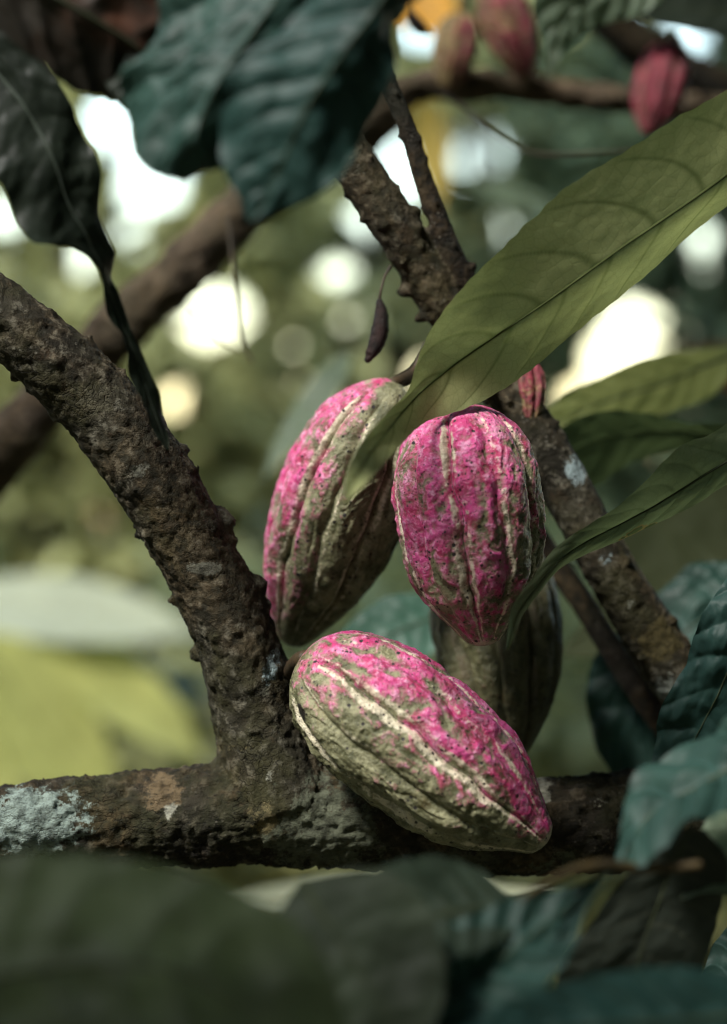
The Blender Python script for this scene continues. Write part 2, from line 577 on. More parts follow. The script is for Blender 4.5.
# tree behind, out of focus
rear = [P(-420, 1300, 2.3), P(-330, 900, 2.25), P(-150, 640, 2.15), P(0, 455, 2.08), P(95, 352, 2.05), P(190, 262, 2.05), P(265, 190, 2.05), P(340, 140, 2.07), P(395, 103, 2.1)]
rear[0] = np.array([rear[0][0], rear[0][1], -.05])
rear_h = [P(360, 118, 2.07), P(420, 86, 2.1), P(500, 86, 2.12), P(600, 98, 2.14), P(700, 108, 2.16), P(840, 120, 2.2), P(980, 110, 2.25)]
rear_u = [P(860, 190, 2.3), P(780, 122, 2.3), P(700, 80, 2.3), P(620, 32, 2.3), P(540, -40, 2.3), P(480, -120, 2.3)]
t2 = thing('cacao_tree', 'blurred brown cacao tree behind, its slanting limb crossing the upper left', 'tree', (rear[0][0], rear[0][1], 0))
wood(t2, [
    ('trunk', rear, [.09, .06, .036, .030, .027, .026, .025, .024, .022], BARK_BACK),
    ('branch', rear_h, [.018, .018, .017, .016, .0155, .0155, .0155], BARK_BACK),
    ('branch', rear_u, [.026, .026, .025, .024, .022, .02], BARK_DARK),
], .005, (), .004)

# ---------------------------------------------------------------- pods
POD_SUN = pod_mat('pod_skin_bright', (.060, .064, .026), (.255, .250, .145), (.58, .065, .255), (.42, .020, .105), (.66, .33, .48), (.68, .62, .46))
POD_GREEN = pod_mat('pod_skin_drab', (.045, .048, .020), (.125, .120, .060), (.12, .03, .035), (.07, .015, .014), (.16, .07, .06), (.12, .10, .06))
POD_SMALL = pod_mat('pod_skin_red', (.11, .085, .03), (.24, .17, .07), (.20, .013, .032), (.085, .007, .012), (.24, .05, .07), (.15, .08, .045), .5)
PROF = np.array([[0, 0], [.008, .16], [.03, .34], [.075, .56], [.14, .76], [.23, .91], [.34, .985], [.45, 1.0], [.56, .965], [.67, .88], [.77, .74], [.85, .575], [.91, .43], [.95, .33], [.98, .22], [.995, .10], [1, 0]])
PROF_B = np.array([[0, 0], [.006, .20], [.02, .38], [.06, .60], [.12, .785], [.21, .92], [.33, 1.0], [.47, 1.0], [.60, .965], [.71, .875], [.80, .72], [.87, .535], [.92, .385], [.955, .30], [.982, .225], [.996, .11], [1, 0]])


def pod_geo(a, b, R, prof=PROF, nt=300, nth=420, amp=1.0, phase=0., bend=(0, 0, 0), pinkdir=(0, 0, 1), pinkbase=.5, pinkgain=.5, twist=.15, seed=0., furrow=1.0, wart=1.0, pinktip=0., squash=1.0):
    a = np.array(a)
    b = np.array(b)
    ax = b - a
    L = np.linalg.norm(ax)
    ax /= L
    u = np.cross(ax, [0, 1, 0])
    u /= np.linalg.norm(u)
    w = np.cross(ax, u)                      # roughly along +-y
    if w[1] > 0:
        w, u = -w, -u
    t = (1 - np.cos(np.linspace(0, np.pi, nt))) / 2
    t = .5 * t + .5 * np.linspace(0, 1, nt)
    r = np.interp(t, prof[:, 0], prof[:, 1])
    fine_t = np.linspace(0, 1, 2000)
    rr = np.interp(fine_t, prof[:, 0], prof[:, 1])
    kern = np.hanning(90)
    kern /= kern.sum()
    rs = np.convolve(np.pad(rr, 45, mode='reflect', reflect_type='odd'), kern, 'same')[45:-45]
    rs = np.minimum(rs, np.sqrt(np.clip(fine_t, 0, 1)) * 3.2)
    edge = smooth01(np.minimum(fine_t, 1 - fine_t), .0, .05)
    r = np.interp(t, fine_t, rs * edge + rr * (1 - edge))
    r[0] = r[-1] = 0.002
    th = np.linspace(0, 2 * np.pi, nth, endpoint=False)
    T, TH = np.meshgrid(t, th, indexing='ij')
    base = np.stack([np.cos(TH) * r[:, None], np.sin(TH) * r[:, None], T * L / R], -1).reshape(-1, 3)
    wob = (.10 * perlin(base * np.array([1.3, 1.3, .9]) + seed) + .05 * perlin(base * 3.1 + seed + 5)).reshape(T.shape)
    ph = (TH + phase + twist * (T - .5)) / (2 * np.pi) * 5 + wob * .8
    d1 = np.abs(ph - np.round(ph))
    d2 = np.abs((ph + .5) - np.round(ph + .5))
    s1 = ph - np.round(ph)
    s2 = (ph + .5) - np.round(ph + .5)
    ridge = .95 * np.exp(-((s1 - .062) / .048) ** 2) + .62 * np.exp(-((s1 + .068) / .040) ** 2) + .55 * np.exp(-((s2 + .05) / .038) ** 2)
    env = smooth01(T, .0, .10) * (1 - .45 * smooth01(T, .80, 1.0))
    f1 = np.exp(-(d1 / .045) ** 2)
    f1w = np.exp(-(d1 / .17) ** 2)
    f2 = np.exp(-(d2 / .055) ** 2)
    f2w = np.exp(-(d2 / .15) ** 2)
    lobes = .040 * np.abs(np.sin(ph * 2 * np.pi)) ** .8
    q = base.copy()
    q[:, 2] *= .55
    q = q + .25 * np.stack([perlin(q * 2.2 + seed + 3), perlin(q * 2.2 + seed + 23), perlin(q * 2.2 + seed + 43)], -1)
    wa = fbm(q * 4.2 + seed, 4, .55).reshape(T.shape)
    wb = (1 - 2 * np.abs(fbm(q * 3.0 + seed + 9, 3, .5))).reshape(T.shape)
    wc = fbm(base * 15 + seed, 3, .6).reshape(T.shape)
    flank = smooth01(np.minimum(d1, d2), .03, .12)
    h = amp * (lobes - furrow * (.060 * f1 + .088 * f1w + .032 * f2 + .030 * f2w)) * env \
        + wart * (.026 * wa * (.35 + .65 * flank) + .020 * (wb - .3) * flank + .006 * wc) * smooth01(T, 0, .06) + .022 * ridge * env
    rad = r[:, None] * (1 + h) * R
    bend = np.array(bend)
    cen = a[None, :] + ax[None, :] * (t * L)[:, None] + bend[None, :] * (4 * t * (1 - t))[:, None]
    X = cen[:, None, :] + (u[None, None, :] * np.cos(TH)[..., None] + w[None, None, :] * squash * np.sin(TH)[..., None]) * rad[..., None]
    V = X.reshape(-1, 3)
    nrm = (u[None, None, :] * np.cos(TH)[..., None] + w[None, None, :] * np.sin(TH)[..., None])
    pd = np.array(pinkdir, float)
    pd /= np.linalg.norm(pd)
    big = perlin(base * 1.2 + seed + 40).reshape(T.shape)
    pk = pinkbase + pinkgain * (nrm @ pd) + .30 * big + pinktip * (T - .5) + .12 * wc
    ht = np.clip(.5 + 8 * (wart * (.026 * wa + .022 * (wb - .3))), 0, 1)
    cream = np.clip(ridge * (1.0 + .8 * perlin(base * 1.6 + seed + 70).reshape(T.shape) + .35 * wc), 0, 1) * smooth01(T, .02, .10)
    cream = np.maximum(cream, .75 * smooth01(T, .955, .99))
    fur = np.clip(np.exp(-(d1 / .013) ** 2) + .45 * np.exp(-(d2 / .010) ** 2), 0, 1) * env
    faces = grid_faces(nt, nth, True)
    att = {'pink': pk.ravel(), 'height': ht.ravel(), 'cream': cream.ravel(), 'furrow': fur.ravel(), 'rot': np.zeros(len(V))}
    return V, faces, att


def pod(label, a, b, R, mat, stalk=None, stalk_r=.004, rot=(), cat='cacao pod', name='cacao_pod', group=None, stalk_mat=None, **kw):
    V, F, att = pod_geo(a, b, R, **kw)
    for c, rr in rot:
        att['rot'] = np.maximum(att['rot'], 1.1 - .55 * np.linalg.norm((V - c) / rr, axis=1))
    root = thing(name, label, cat, a, group or ('big ripening cacao pods' if R > .04 else 'small red cacao pods'))
    mesh_obj('husk', V, F, mat, root, attrs=att)
    if stalk:
        pts = [np.array(b) * .02 + np.array(a) * .98] + [np.array(s) for s in stalk]
        n = len(pts)
        tube('stalk', pts, list(np.linspace(stalk_r * 1.15, stalk_r, n)), stalk_mat or STALK, root, 14, 24, .12)
    return root


pod('large pink and green cacao pod hanging behind the big leaf tip, leftmost of the four',
    P(393, 380, 1.565), P(289, 645, 1.635), .0525, POD_SUN, [P(415, 372, 1.59), P(430, 345, 1.60)], .005, prof=PROF, phase=.30,
    pinkdir=(-.93, -.25, .45), pinkbase=.08, pinkgain=.55, seed=3.3, bend=(-.002, 0, .0), wart=.8, furrow=1.15)
pod('bright pink ribbed cacao pod hanging upright in the middle, its blunt tip pointing down',
    P(457, 404, 1.495), P(484, 646, 1.495), .0545, POD_SUN, [P(470, 385, 1.53), P(487, 368, 1.60)], .006, prof=PROF_B, phase=.74,
    pinkdir=(-.45, -.5, .75), pinkbase=.44, pinkgain=.28, seed=12.1, pinktip=-.38, wart=1.0)
pod('pink topped cacao pod lying slantwise on the horizontal branch, its green tip at lower right',
    P(302, 655, 1.485), P(547, 843, 1.46), .0545, POD_SUN, [P(298, 662, 1.50), P(288, 676, 1.55)], .006, prof=PROF_B, phase=1.12, twist=-.1,
    rot=[(P(301, 713, 1.455), .0070), (P(368, 777, 1.42), .0045)],
    pinkdir=(.45, -.25, .85), pinkbase=.22, pinkgain=.50, seed=25.7, wart=1.1)
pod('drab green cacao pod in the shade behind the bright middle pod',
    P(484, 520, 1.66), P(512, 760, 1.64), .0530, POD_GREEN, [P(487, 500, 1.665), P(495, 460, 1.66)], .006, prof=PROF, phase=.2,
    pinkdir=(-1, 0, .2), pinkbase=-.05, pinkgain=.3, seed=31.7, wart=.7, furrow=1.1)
small = dict(nt=120, nth=180, wart=.8, furrow=1.9)
pod('small red cacao pod sitting on the limb just right of the bright middle pod',
    P(529, 360, 1.60), P(530, 428, 1.585), .0135, POD_SMALL, [P(529, 356, 1.60), P(520, 372, 1.63)], .003, pinkdir=(-.2, -.3, .9), pinkbase=.55, pinkgain=.35, seed=2.2, pinktip=-.7, **small)
pod('blurred small brownish red cacao pod, leftmost of those on the rear branch at the top',
    P(462, 12, 2.06), P(447, 90, 2.05), .0235, POD_SMALL, [P(464, 2, 2.06), P(468, -30, 2.1), P(462, -70, 2.2)], .0035, pinkdir=(.9, -.3, .4), pinkbase=.25, pinkgain=.4, seed=7.2, stalk_mat=BARK_DARK, **small)
pod('blurred red cacao pod cut by the top edge, second from left on the rear branch',
    P(490, -22, 2.05), P(528, 80, 2.05), .0270, POD_SMALL, [P(485, -30, 2.06), P(478, -70, 2.15)], .004, pinkdir=(.3, -.3, .9), pinkbase=.62, pinkgain=.35, seed=8.2, stalk_mat=BARK_DARK, **small)
pod('blurred crimson cacao pod above the big olive leaf, rightmost on the rear branch',
    P(671, 42, 2.05), P(648, 136, 2.03), .0275, POD_SMALL, [P(675, 36, 2.06), P(690, 60, 2.14)], .004, pinkdir=(.0, -.3, .9), pinkbase=1.0, pinkgain=.3, seed=9.2, **small)

# shrivelled little pod and the bud at the top
DRY = plain_mat('dry_husk', (.006, .005, .004), (.022, .009, .007), 90, .7, .9, .002)
dr = thing('dried_pod', 'tiny shrivelled black pod dangling on a thin curved stalk from the central limb', 'dried pod', P(388, 268, 1.57))
c = spline(np.column_stack([np.array([P(379, 300, 1.57), P(381, 312, 1.57), P(380, 328, 1.57), P(376, 344, 1.57), P(370, 356, 1.57), P(364, 366, 1.57)]), np.array([3, 6, 8.2, 8, 4.8, .8]) * S * 1.57]), 60)
v, f = tube_geo(c[::6, :3], c[::6, 3], 20, 60)
v = v + (fbm(v * 330, 3) * .0009)[:, None] * np.array([1, .6, .3])
mesh_obj('husk', v, f, DRY, dr)
tube('stalk', [P(391, 266, 1.58), P(385, 276, 1.575), P(381, 290, 1.57), P(379, 302, 1.57)], [.0016, .0011, .0010, .0014], STALK, dr)
bd = thing('dried_pod', 'small dark withered pod against the orange glow at the top', 'dried pod', P(412, 10, 1.9))
v, f = tube_geo([P(409, 8, 1.9), P(412, 18, 1.9), P(420, 27, 1.9), P(431, 33, 1.9)], [.002, .0055, .006, .001], 12, 30)
mesh_obj('husk', v, f, DRY, bd)
tube('stalk', [P(409, 9, 1.9), P(406, -10, 1.9), P(412, -60, 1.95)], [.0015, .0014, .0018], STALK, bd)


# ---------------------------------------------------------------- leaves
def leaf_surface(rows, n=150, m=61, nv=13, arch=0., quilt=.0015, vslope=1.1, wave=0., vein_w=.05, spots=(), ruffle=0., seed=0., vside=1, und=.0022):
    """rows: (midrib point, edge point, other edge point) from the stalk end to the tip."""
    R = spline(np.array(rows, float), n)
    mid, e1, e2 = R[:, 0], R[:, 1], R[:, 2]
    vv = np.linspace(-1, 1, m)
    vv = np.sign(vv) * np.abs(vv) ** 1.05
    seg = np.linalg.norm(np.diff(mid, axis=0), axis=1)
    sl = np.concatenate([[0], np.cumsum(seg)])
    L = sl[-1]
    u = sl / L
    V = np.empty((n, m, 3))
    for j, v in enumerate(vv):
        e = e1 if v < 0 else e2
        V[:, j] = mid + (e - mid) * abs(v)
    du = np.gradient(V, axis=0)
    dv = np.gradient(V, axis=1)
    nr = np.cross(du, dv)
    nr /= np.maximum(np.linalg.norm(nr, axis=2), 1e-12)[..., None]
    U = u[:, None] + 0 * vv[None, :]
    VV = np.abs(vv)[None, :] + 0 * U
    side = (vv > 0)[None, :] * .5
    q = U * nv - vslope * VV ** 1.7 + side * .6
    q = q + .10 * np.sin(U * 23 + side * 5 + seed)
    fr = q - np.floor(q)
    dist = np.minimum(fr, 1 - fr)
    w1 = np.linalg.norm(e1 - mid, axis=1)
    w2 = np.linalg.norm(e2 - mid, axis=1)
    wid = np.maximum(w1, w2)
    vw = vein_w * (1.1 - .75 * VV)
    vein = np.exp(-(dist / vw) ** 2) * (1 - smooth01(VV, .86, 1.0))
    midv = np.exp(-(VV * wid[:, None] / .0016) ** 2)
    amp = np.sin(np.pi * np.clip(u, 0, 1)) ** .5
    bulge = np.abs(np.sin(np.pi * fr)) * smooth01(VV, 0, .25) * (1 - .3 * VV)
    X = V + nr * (vside * quilt * bulge * amp[:, None] + arch * (VV ** 2) * amp[:, None])[..., None]
    if ruffle:
        X = X + nr * (ruffle * np.sin(U * 2 * np.pi * nv * .35 + seed + side * 3) * VV ** 3 * amp[:, None])[..., None]
    pos = np.stack([U * L * 1.0, vv[None, :] * wid[:, None], 0 * U + seed * .37], -1)
    X = X + nr * (fbm(pos.reshape(-1, 3) * 28, 3).reshape(n, m) * (und + wave) * amp[:, None])[..., None]
    # slightly uneven margin
    jag = perlin(np.stack([U * L * 90, 0 * U, 0 * U + seed], -1).reshape(-1, 3)).reshape(n, m)
    X = mid[:, None, :] + (X - mid[:, None, :]) * (1 + .035 * jag * VV ** 4)[..., None]
    spot = np.zeros((n, m))
    for su, sv, ru, rv in spots:
        spot = np.maximum(spot, 1 - .6 * np.sqrt(((U - su) / ru) ** 2 + ((vv[None, :] - sv) / rv) ** 2))
    at = {'vein': np.clip(vein * .9 + midv, 0, 1).ravel(), 'spot': spot.ravel(), 'leafco': pos.reshape(-1, 3)}
    return X.reshape(-1, 3), grid_faces(n, m), at, mid, L, X


def leaf(label, rows, mat, ribmat, rib=.0016, stalk=None, group=None, side=-1, **kw):
    X, F, at, mid, L, G = leaf_surface(rows, **kw)
    root = thing('cacao_leaf', label, 'leaf', rows[0][0], group or 'broad cacao leaves around the pods')
    mesh_obj('blade', X, F, mat, root, attrs=at)
    n = len(mid)
    mj = G.shape[1] // 2
    c = G[:, mj]
    idx = np.linspace(0, n - 1, 24).astype(int)
    rr = rib * (1 - .85 * np.linspace(0, 1, 24))
    cpts = c[idx] + np.array([0, 0, 0])
    pts = list(cpts)
    if stalk is not None:
        pts = [np.array(s) for s in stalk][::-1] + pts
        rr = np.concatenate([np.full(len(stalk), rib * 1.2), rr])
    tube('midrib', pts, rr, ribmat, root, 10, 110)
    return root


def auto_rows(a, b, w, n1=(0, -1, .3), droop=.02, fold=.15, k=9, curl=0., shape=.0, asym=0.):
    """rows of a plain pointed leaf from stalk end a to tip b; w = half width in metres."""
    a, b = np.array(a), np.array(b)
    ax = b - a
    L = np.linalg.norm(ax)
    ax /= L
    nr = np.array(n1, float)
    nr = nr - ax * (nr @ ax)
    nr /= np.linalg.norm(nr)
    sd = np.cross(ax, nr)
    rows = []
    for i in range(k):
        t = i / (k - 1)
        wt = (np.sin(np.pi * t ** (.85 + shape)) ** .75 * (1 - .35 * t) * 1.18) if 0 < t < 1 else .0
        wt = max(wt, .02)
        if t > .86:
            wt *= .6
        m = a + ax * L * t + np.array([0, 0, -1]) * droop * (t ** 2 - t * .3) * 2 + nr * curl * math.sin(math.pi * t)
        up = nr * fold * w * wt
        rows.append((m, m - sd * w * wt * (1 + asym) + up, m + sd * w * wt * (1 - asym) + up))
    return rows


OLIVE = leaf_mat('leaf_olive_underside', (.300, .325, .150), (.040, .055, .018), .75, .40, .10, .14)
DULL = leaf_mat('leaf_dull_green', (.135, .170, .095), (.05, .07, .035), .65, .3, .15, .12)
TEAL = leaf_mat('leaf_teal_glossy', (.018, .046, .036), (.022, .06, .05), .56, .12, .25, .35)  # teal of the reflected sky put into the base colour
TEAL_DEEP = leaf_mat('leaf_deep_teal', (.014, .040, .034), (.012, .035, .028), .55, .10, .22, .3)  # sky-reflection teal is part of this base colour too
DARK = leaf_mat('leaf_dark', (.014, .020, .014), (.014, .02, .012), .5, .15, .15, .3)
BROWN = leaf_mat('leaf_dark_brown', (.022, .018, .013), (.015, .015, .01), .55, .2, .3, .4, patch=(.09, .035, .018))  # dark brown base colour with rusty patches
MID = leaf_mat('leaf_mid_green', (.060, .082, .040), (.05, .07, .03), .55, .3, .3, .2)
SAGE = leaf_mat('leaf_sage', (.13, .18, .12), (.20, .24, .16), .5, .3, .35, .25)
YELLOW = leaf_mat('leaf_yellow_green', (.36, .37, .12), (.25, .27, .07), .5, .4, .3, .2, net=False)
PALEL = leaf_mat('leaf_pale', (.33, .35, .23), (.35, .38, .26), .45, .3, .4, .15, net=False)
ORANGE = leaf_mat('leaf_orange_dry', (.75, .38, .06), (.5, .2, .03), .5, .5, .3, .2, net=False)

# big olive leaf seen from below, upper right
d0 = 1.44
L1 = [
    (P(860, 78, 1.45), P(855, 60, 1.45), P(860, 100, 1.45)),
    (P(800, 120, 1.45), P(792, 60, 1.44), P(805, 150, 1.47)),
    (P(727, 174, 1.45), P(722, 92, 1.435), P(736, 196, 1.48)),
    (P(685, 205, 1.45), P(668, 122, 1.43), P(694, 226, 1.485)),
    (P(645, 232, 1.45), P(612, 158, 1.43), P(655, 262, 1.485)),
    (P(609, 257, 1.445), P(566, 186, 1.425), P(618, 292, 1.485)),
    (P(552, 298, 1.455), P(508, 240, 1.435), P(562, 338, 1.485)),
    (P(499, 334, 1.46), P(452, 296, 1.435), P(512, 380, 1.482)),
    (P(452, 367, 1.46), P(420, 345, 1.445), P(466, 407, 1.468)),
    (P(418, 396, 1.445), P(404, 392, 1.435), P(424, 420, 1.455)),
    (P(393, 424, 1.405), P(383, 416, 1.40), P(401, 441, 1.415)),
    (P(370, 454, 1.345), P(358, 446, 1.34), P(381, 466, 1.35)),
    (P(354, 480, 1.29), P(345, 474, 1.29), P(364, 486, 1.29)),
    (P(343, 503, 1.26), P(342, 502, 1.26), P(344, 504, 1.26)),
]
leaf('big veined olive leaf seen from below, its tip hanging over the pods', L1, OLIVE, plain_mat('rib_olive', (.045, .058, .02), (.06, .075, .028), 60, .8, .2, .001, .05), .0014,
     n=320, m=121, nv=13, quilt=.0004, und=.0008, vslope=1.25, vein_w=.06, arch=.004, seed=1., stalk=[P(900, 40, 1.46), P(960, -20, 1.5)])
# narrow dull leaf in front of the central limb
L2 = [
    (P(880, 365, 1.50), P(875, 345, 1.50), P(885, 380, 1.50)),
    (P(800, 415, 1.50), P(785, 375, 1.49), P(805, 450, 1.51)),
    (P(727, 461, 1.49), P(722, 430, 1.475), P(732, 484, 1.50)),
    (P(690, 484, 1.485), P(683, 448, 1.465), P(694, 508, 1.495)),
    (P(655, 505, 1.48), P(653, 478, 1.46), P(659, 525, 1.49)),
    (P(625, 522, 1.475), P(622, 507, 1.46), P(626, 540, 1.48)),
    (P(590, 540, 1.465), P(590, 528, 1.455), P(592, 554, 1.47)),
    (P(560, 560, 1.45), P(557, 549, 1.445), P(563, 569, 1.455)),
    (P(536, 588, 1.435), P(532, 582, 1.43), P(542, 592, 1.44)),
    (P(519, 612, 1.425), P(514, 606, 1.42), P(524, 616, 1.43)),
    (P(512, 632, 1.42), P(508, 630, 1.42), P(516, 634, 1.42)),
    (P(507, 649, 1.42), P(506, 649, 1.42), P(509, 649, 1.42)),
]
leaf('narrow dull green leaf with a brown nibbled spot, crossing before the central limb', L2, DULL, STALK_GREEN, .0012, n=260, m=81, nv=14, quilt=.0004, und=.0008, vslope=1.3, arch=-.003,
     spots=[(.585, .86, .026, .22), (.555, .97, .02, .10), (.615, .92, .010, .12)], seed=2., stalk=[P(940, 330, 1.52)])
# two leaves just behind, right
L3 = [
    (P(800, 425, 1.78), P(798, 418, 1.78), P(802, 430, 1.78)),
    (P(727, 436, 1.77), P(725, 424, 1.76), P(728, 446, 1.78)),
    (P(680, 432, 1.76), P(682, 420, 1.74), P(678, 450, 1.78)),
    (P(630, 434, 1.74), P(632, 410, 1.72), P(632, 462, 1.77)),
    (P(585, 447, 1.73), P(585, 414, 1.71), P(595, 486, 1.76)),
    (P(545, 466, 1.72), P(545, 442, 1.71), P(550, 500, 1.74)),
    (P(505, 490, 1.72), P(503, 482, 1.72), P(506, 500, 1.72)),
]
leaf('dark olive leaf behind the central limb, just above the narrow dull leaf', L3, MID, STALK_GREEN, .0014, n=120, nv=10, quilt=.002, seed=3., stalk=[P(850, 420, 1.8)])
L4 = [
    (P(745, 350, 1.9), P(745, 345, 1.9), P(745, 360, 1.9)),
    (P(700, 368, 1.9), P(690, 350, 1.9), P(712, 395, 1.9)),
    (P(660, 385, 1.88), P(645, 358, 1.88), P(670, 412, 1.88)),
    (P(610, 400, 1.86), P(598, 378, 1.86), P(618, 424, 1.86)),
    (P(565, 420, 1.85), P(556, 402, 1.85), P(573, 445, 1.85)),
    (P(515, 455, 1.85), P(508, 446, 1.85), P(518, 465, 1.85)),
]
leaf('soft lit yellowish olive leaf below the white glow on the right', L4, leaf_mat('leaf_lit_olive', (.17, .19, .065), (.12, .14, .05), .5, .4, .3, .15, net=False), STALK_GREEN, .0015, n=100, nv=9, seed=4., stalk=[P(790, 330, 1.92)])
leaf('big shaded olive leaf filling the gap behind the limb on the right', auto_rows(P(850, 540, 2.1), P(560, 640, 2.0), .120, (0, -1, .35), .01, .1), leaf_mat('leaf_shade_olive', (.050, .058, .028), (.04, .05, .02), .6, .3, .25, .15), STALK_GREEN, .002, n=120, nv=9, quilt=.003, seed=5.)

# rippled teal leaf behind the limb, lower right
L6 = [
    (P(800, 560, 1.78), P(795, 545, 1.78), P(800, 580, 1.78)),
    (P(745, 592, 1.77), P(735, 560, 1.79), P(765, 640, 1.76)),
    (P(700, 620, 1.76), P(690, 570, 1.79), P(740, 690, 1.74)),
    (P(662, 652, 1.755), P(640, 612, 1.78), P(708, 720, 1.73)),
    (P(637, 688, 1.75), P(598, 655, 1.77), P(674, 748, 1.73)),
    (P(624, 722, 1.75), P(586, 695, 1.76), P(650, 768, 1.73)),
    (P(618, 752, 1.75), P(594, 742, 1.76), P(634, 778, 1.74)),
    (P(618, 778, 1.75), P(610, 772, 1.75), P(624, 784, 1.75)),
]
leaf('deep green rippled leaf curling down behind the lichen spotted limb', L6, TEAL, STALK_GREEN, .0010, n=180, m=91, nv=9, quilt=.0065, vslope=1.0, ruffle=.005, wave=.003, vein_w=.04, seed=6.)
L7 = [
    (P(800, 500, 1.46), P(790, 495, 1.46), P(810, 510, 1.46)),
    (P(765, 575, 1.46), P(732, 570, 1.47), P(810, 590, 1.46)),
    (P(740, 640, 1.46), P(700, 622, 1.47), P(800, 660, 1.47)),
    (P(720, 690, 1.47), P(683, 668, 1.48), P(775, 720, 1.48)),
    (P(700, 730, 1.48), P(664, 706, 1.49), P(750, 765, 1.49)),
    (P(680, 764, 1.49), P(655, 742, 1.50), P(712, 795, 1.50)),
    (P(655, 792, 1.50), P(646, 786, 1.50), P(662, 800, 1.50)),
]
leaf('dark quilted leaf in front of the limb at the right edge', L7, TEAL_DEEP, STALK_GREEN, .0009, n=180, m=91, nv=8, quilt=.0045, vslope=.9, ruffle=.004, wave=.002, vein_w=.035, seed=7.)
# soft teal leaf, right edge lower
L8 = [
    (P(900, 742, 1.22), P(890, 720, 1.22), P(905, 775, 1.22)),
    (P(800, 745, 1.24), P(785, 700, 1.27), P(810, 810, 1.22)),
    (P(735, 768, 1.25), P(722, 728, 1.29), P(748, 815, 1.22)),
    (P(690, 790, 1.25), P(672, 754, 1.29), P(705, 825, 1.21)),
    (P(655, 812, 1.25), P(634, 788, 1.28), P(672, 845, 1.21)),
    (P(634, 840, 1.24), P(622, 828, 1.25), P(648, 862, 1.21)),
    (P(622, 868, 1.23), P(616, 862, 1.23), P(628, 872, 1.22)),
]
leaf('blurred blue green leaf with raised ribs, right edge above the horizontal branch', L8, TEAL, STALK_GREEN, .0016, n=160, m=81, nv=7, quilt=.009, vslope=.8, ruffle=.004, seed=8.)
leaf('dark grey green leaf hanging upright at the bottom right, in front of the branch', [
    (P(690, 830, 1.30), P(675, 835, 1.30), P(705, 830, 1.30)),
    (P(672, 870, 1.30), P(622, 880, 1.29), P(728, 862, 1.30)),
    (P(655, 912, 1.30), P(590, 925, 1.29), P(722, 905, 1.31)),
    (P(640, 955, 1.30), P(562, 965, 1.29), P(708, 955, 1.31)),
    (P(628, 1000, 1.31), P(560, 1000, 1.30), P(690, 1000, 1.32)),
    (P(615, 1060, 1.32), P(590, 1050, 1.32), P(650, 1060, 1.32)),
], leaf_mat('leaf_dark_matte', (.020, .027, .020), (.045, .05, .035), .6, .2, .3, .2), STALK_GREEN, .0008, n=140, nv=9, quilt=.0005, seed=9.)

# foreground at the bottom
leaf('large blurred green leaf filling the bottom left foreground', [
    (P(-190, 1060, 1.02), P(-190, 1020, 1.02), P(-190, 1110, 1.02)),
    (P(-70, 1000, 1.02), P(-100, 880, 1.04), P(-60, 1120, 1.0)),
    (P(60, 965, 1.02), P(30, 852, 1.05), P(80, 1110, .99)),
    (P(160, 968, 1.02), P(150, 862, 1.05), P(160, 1120, .98)),
    (P(240, 1000, 1.02), P(250, 895, 1.05), P(220, 1130, .98)),
    (P(310, 1040, 1.02), P(325, 960, 1.04), P(290, 1150, .98)),
    (P(360, 1110, 1.02), P(365, 1100, 1.02), P(350, 1120, 1.0)),
], leaf_mat('leaf_near_green', (.042, .058, .026), (.022, .030, .014), .6, .35, .2, .35, net=False), STALK_GREEN, .0026, n=120, nv=9, quilt=.003, vein_w=.07, seed=10.)
leaf('blurred teal leaf slanting up through the bottom foreground towards the brown twig', auto_rows(P(350, 1080, 1.12), P(610, 872, 1.20), .034, (.1, -1, .6), .0, .2), TEAL, STALK_GREEN, .0016, n=100, nv=9, quilt=.005, seed=11.)
leaf('blurred sage green leaf under the branch in the bottom middle', auto_rows(P(520, 905, 1.20), P(270, 930, 1.12), .034, (0, -1, .9), .012, .3), leaf_mat('leaf_mid_soft', (.030, .046, .030), (.04, .05, .03), .5, .3, .3, .35, net=False), STALK_GREEN, .0014, n=90, nv=9, quilt=.004, seed=12.)
leaf('dark blurred leaf pointing down between the bottom left leaf and the slanting teal leaf', auto_rows(P(300, 880, 1.14), P(430, 1080, 1.10), .052, (0, -1, .2), .0, .1), leaf_mat('leaf_dark_green', (.030, .042, .024), (.025, .035, .02), .6, .25, .2, .4, net=False), STALK_GREEN, .0016, n=90, nv=9, quilt=.0006, seed=13.)  # dark green base colour
leaf('shadowy green leaf lying low across the bottom edge on the right', auto_rows(P(800, 1010, 1.16), P(420, 1040, 1.08), .030, (0, -.8, .6), .0, .2), TEAL_DEEP, STALK_GREEN, .0016, n=90, nv=9, quilt=.004, seed=14.)
leaf('teal leaf peeping out at the bottom right corner', auto_rows(P(820, 950, 1.5), P(690, 990, 1.5), .040, (0, -1, .7), .0, .2), TEAL, STALK_GREEN, .0014, n=90, nv=8, quilt=.004, seed=15.)
leaf('blurred grey green leaf at the right edge beside the upright dark leaf', auto_rows(P(800, 800, 1.34), P(680, 900, 1.30), .030, (-.4, -1, .3), .0, .2), SAGE, STALK_GREEN, .0014, n=90, nv=8, seed=16.)
tw = thing('twig', 'thin orange brown twig blurred in front of the horizontal branch', 'twig', P(640, 870, 1.22))
tube('stem', [P(700, 865, 1.22), P(640, 868, 1.22), P(600, 866, 1.2), P(565, 874, 1.18), P(520, 900, 1.15)], [.0030, .0035, .0038, .0026, .0014], plain_mat('twig_orange', (.03, .022, .010), (.065, .045, .016), 50), tw, 10, 60, .1)

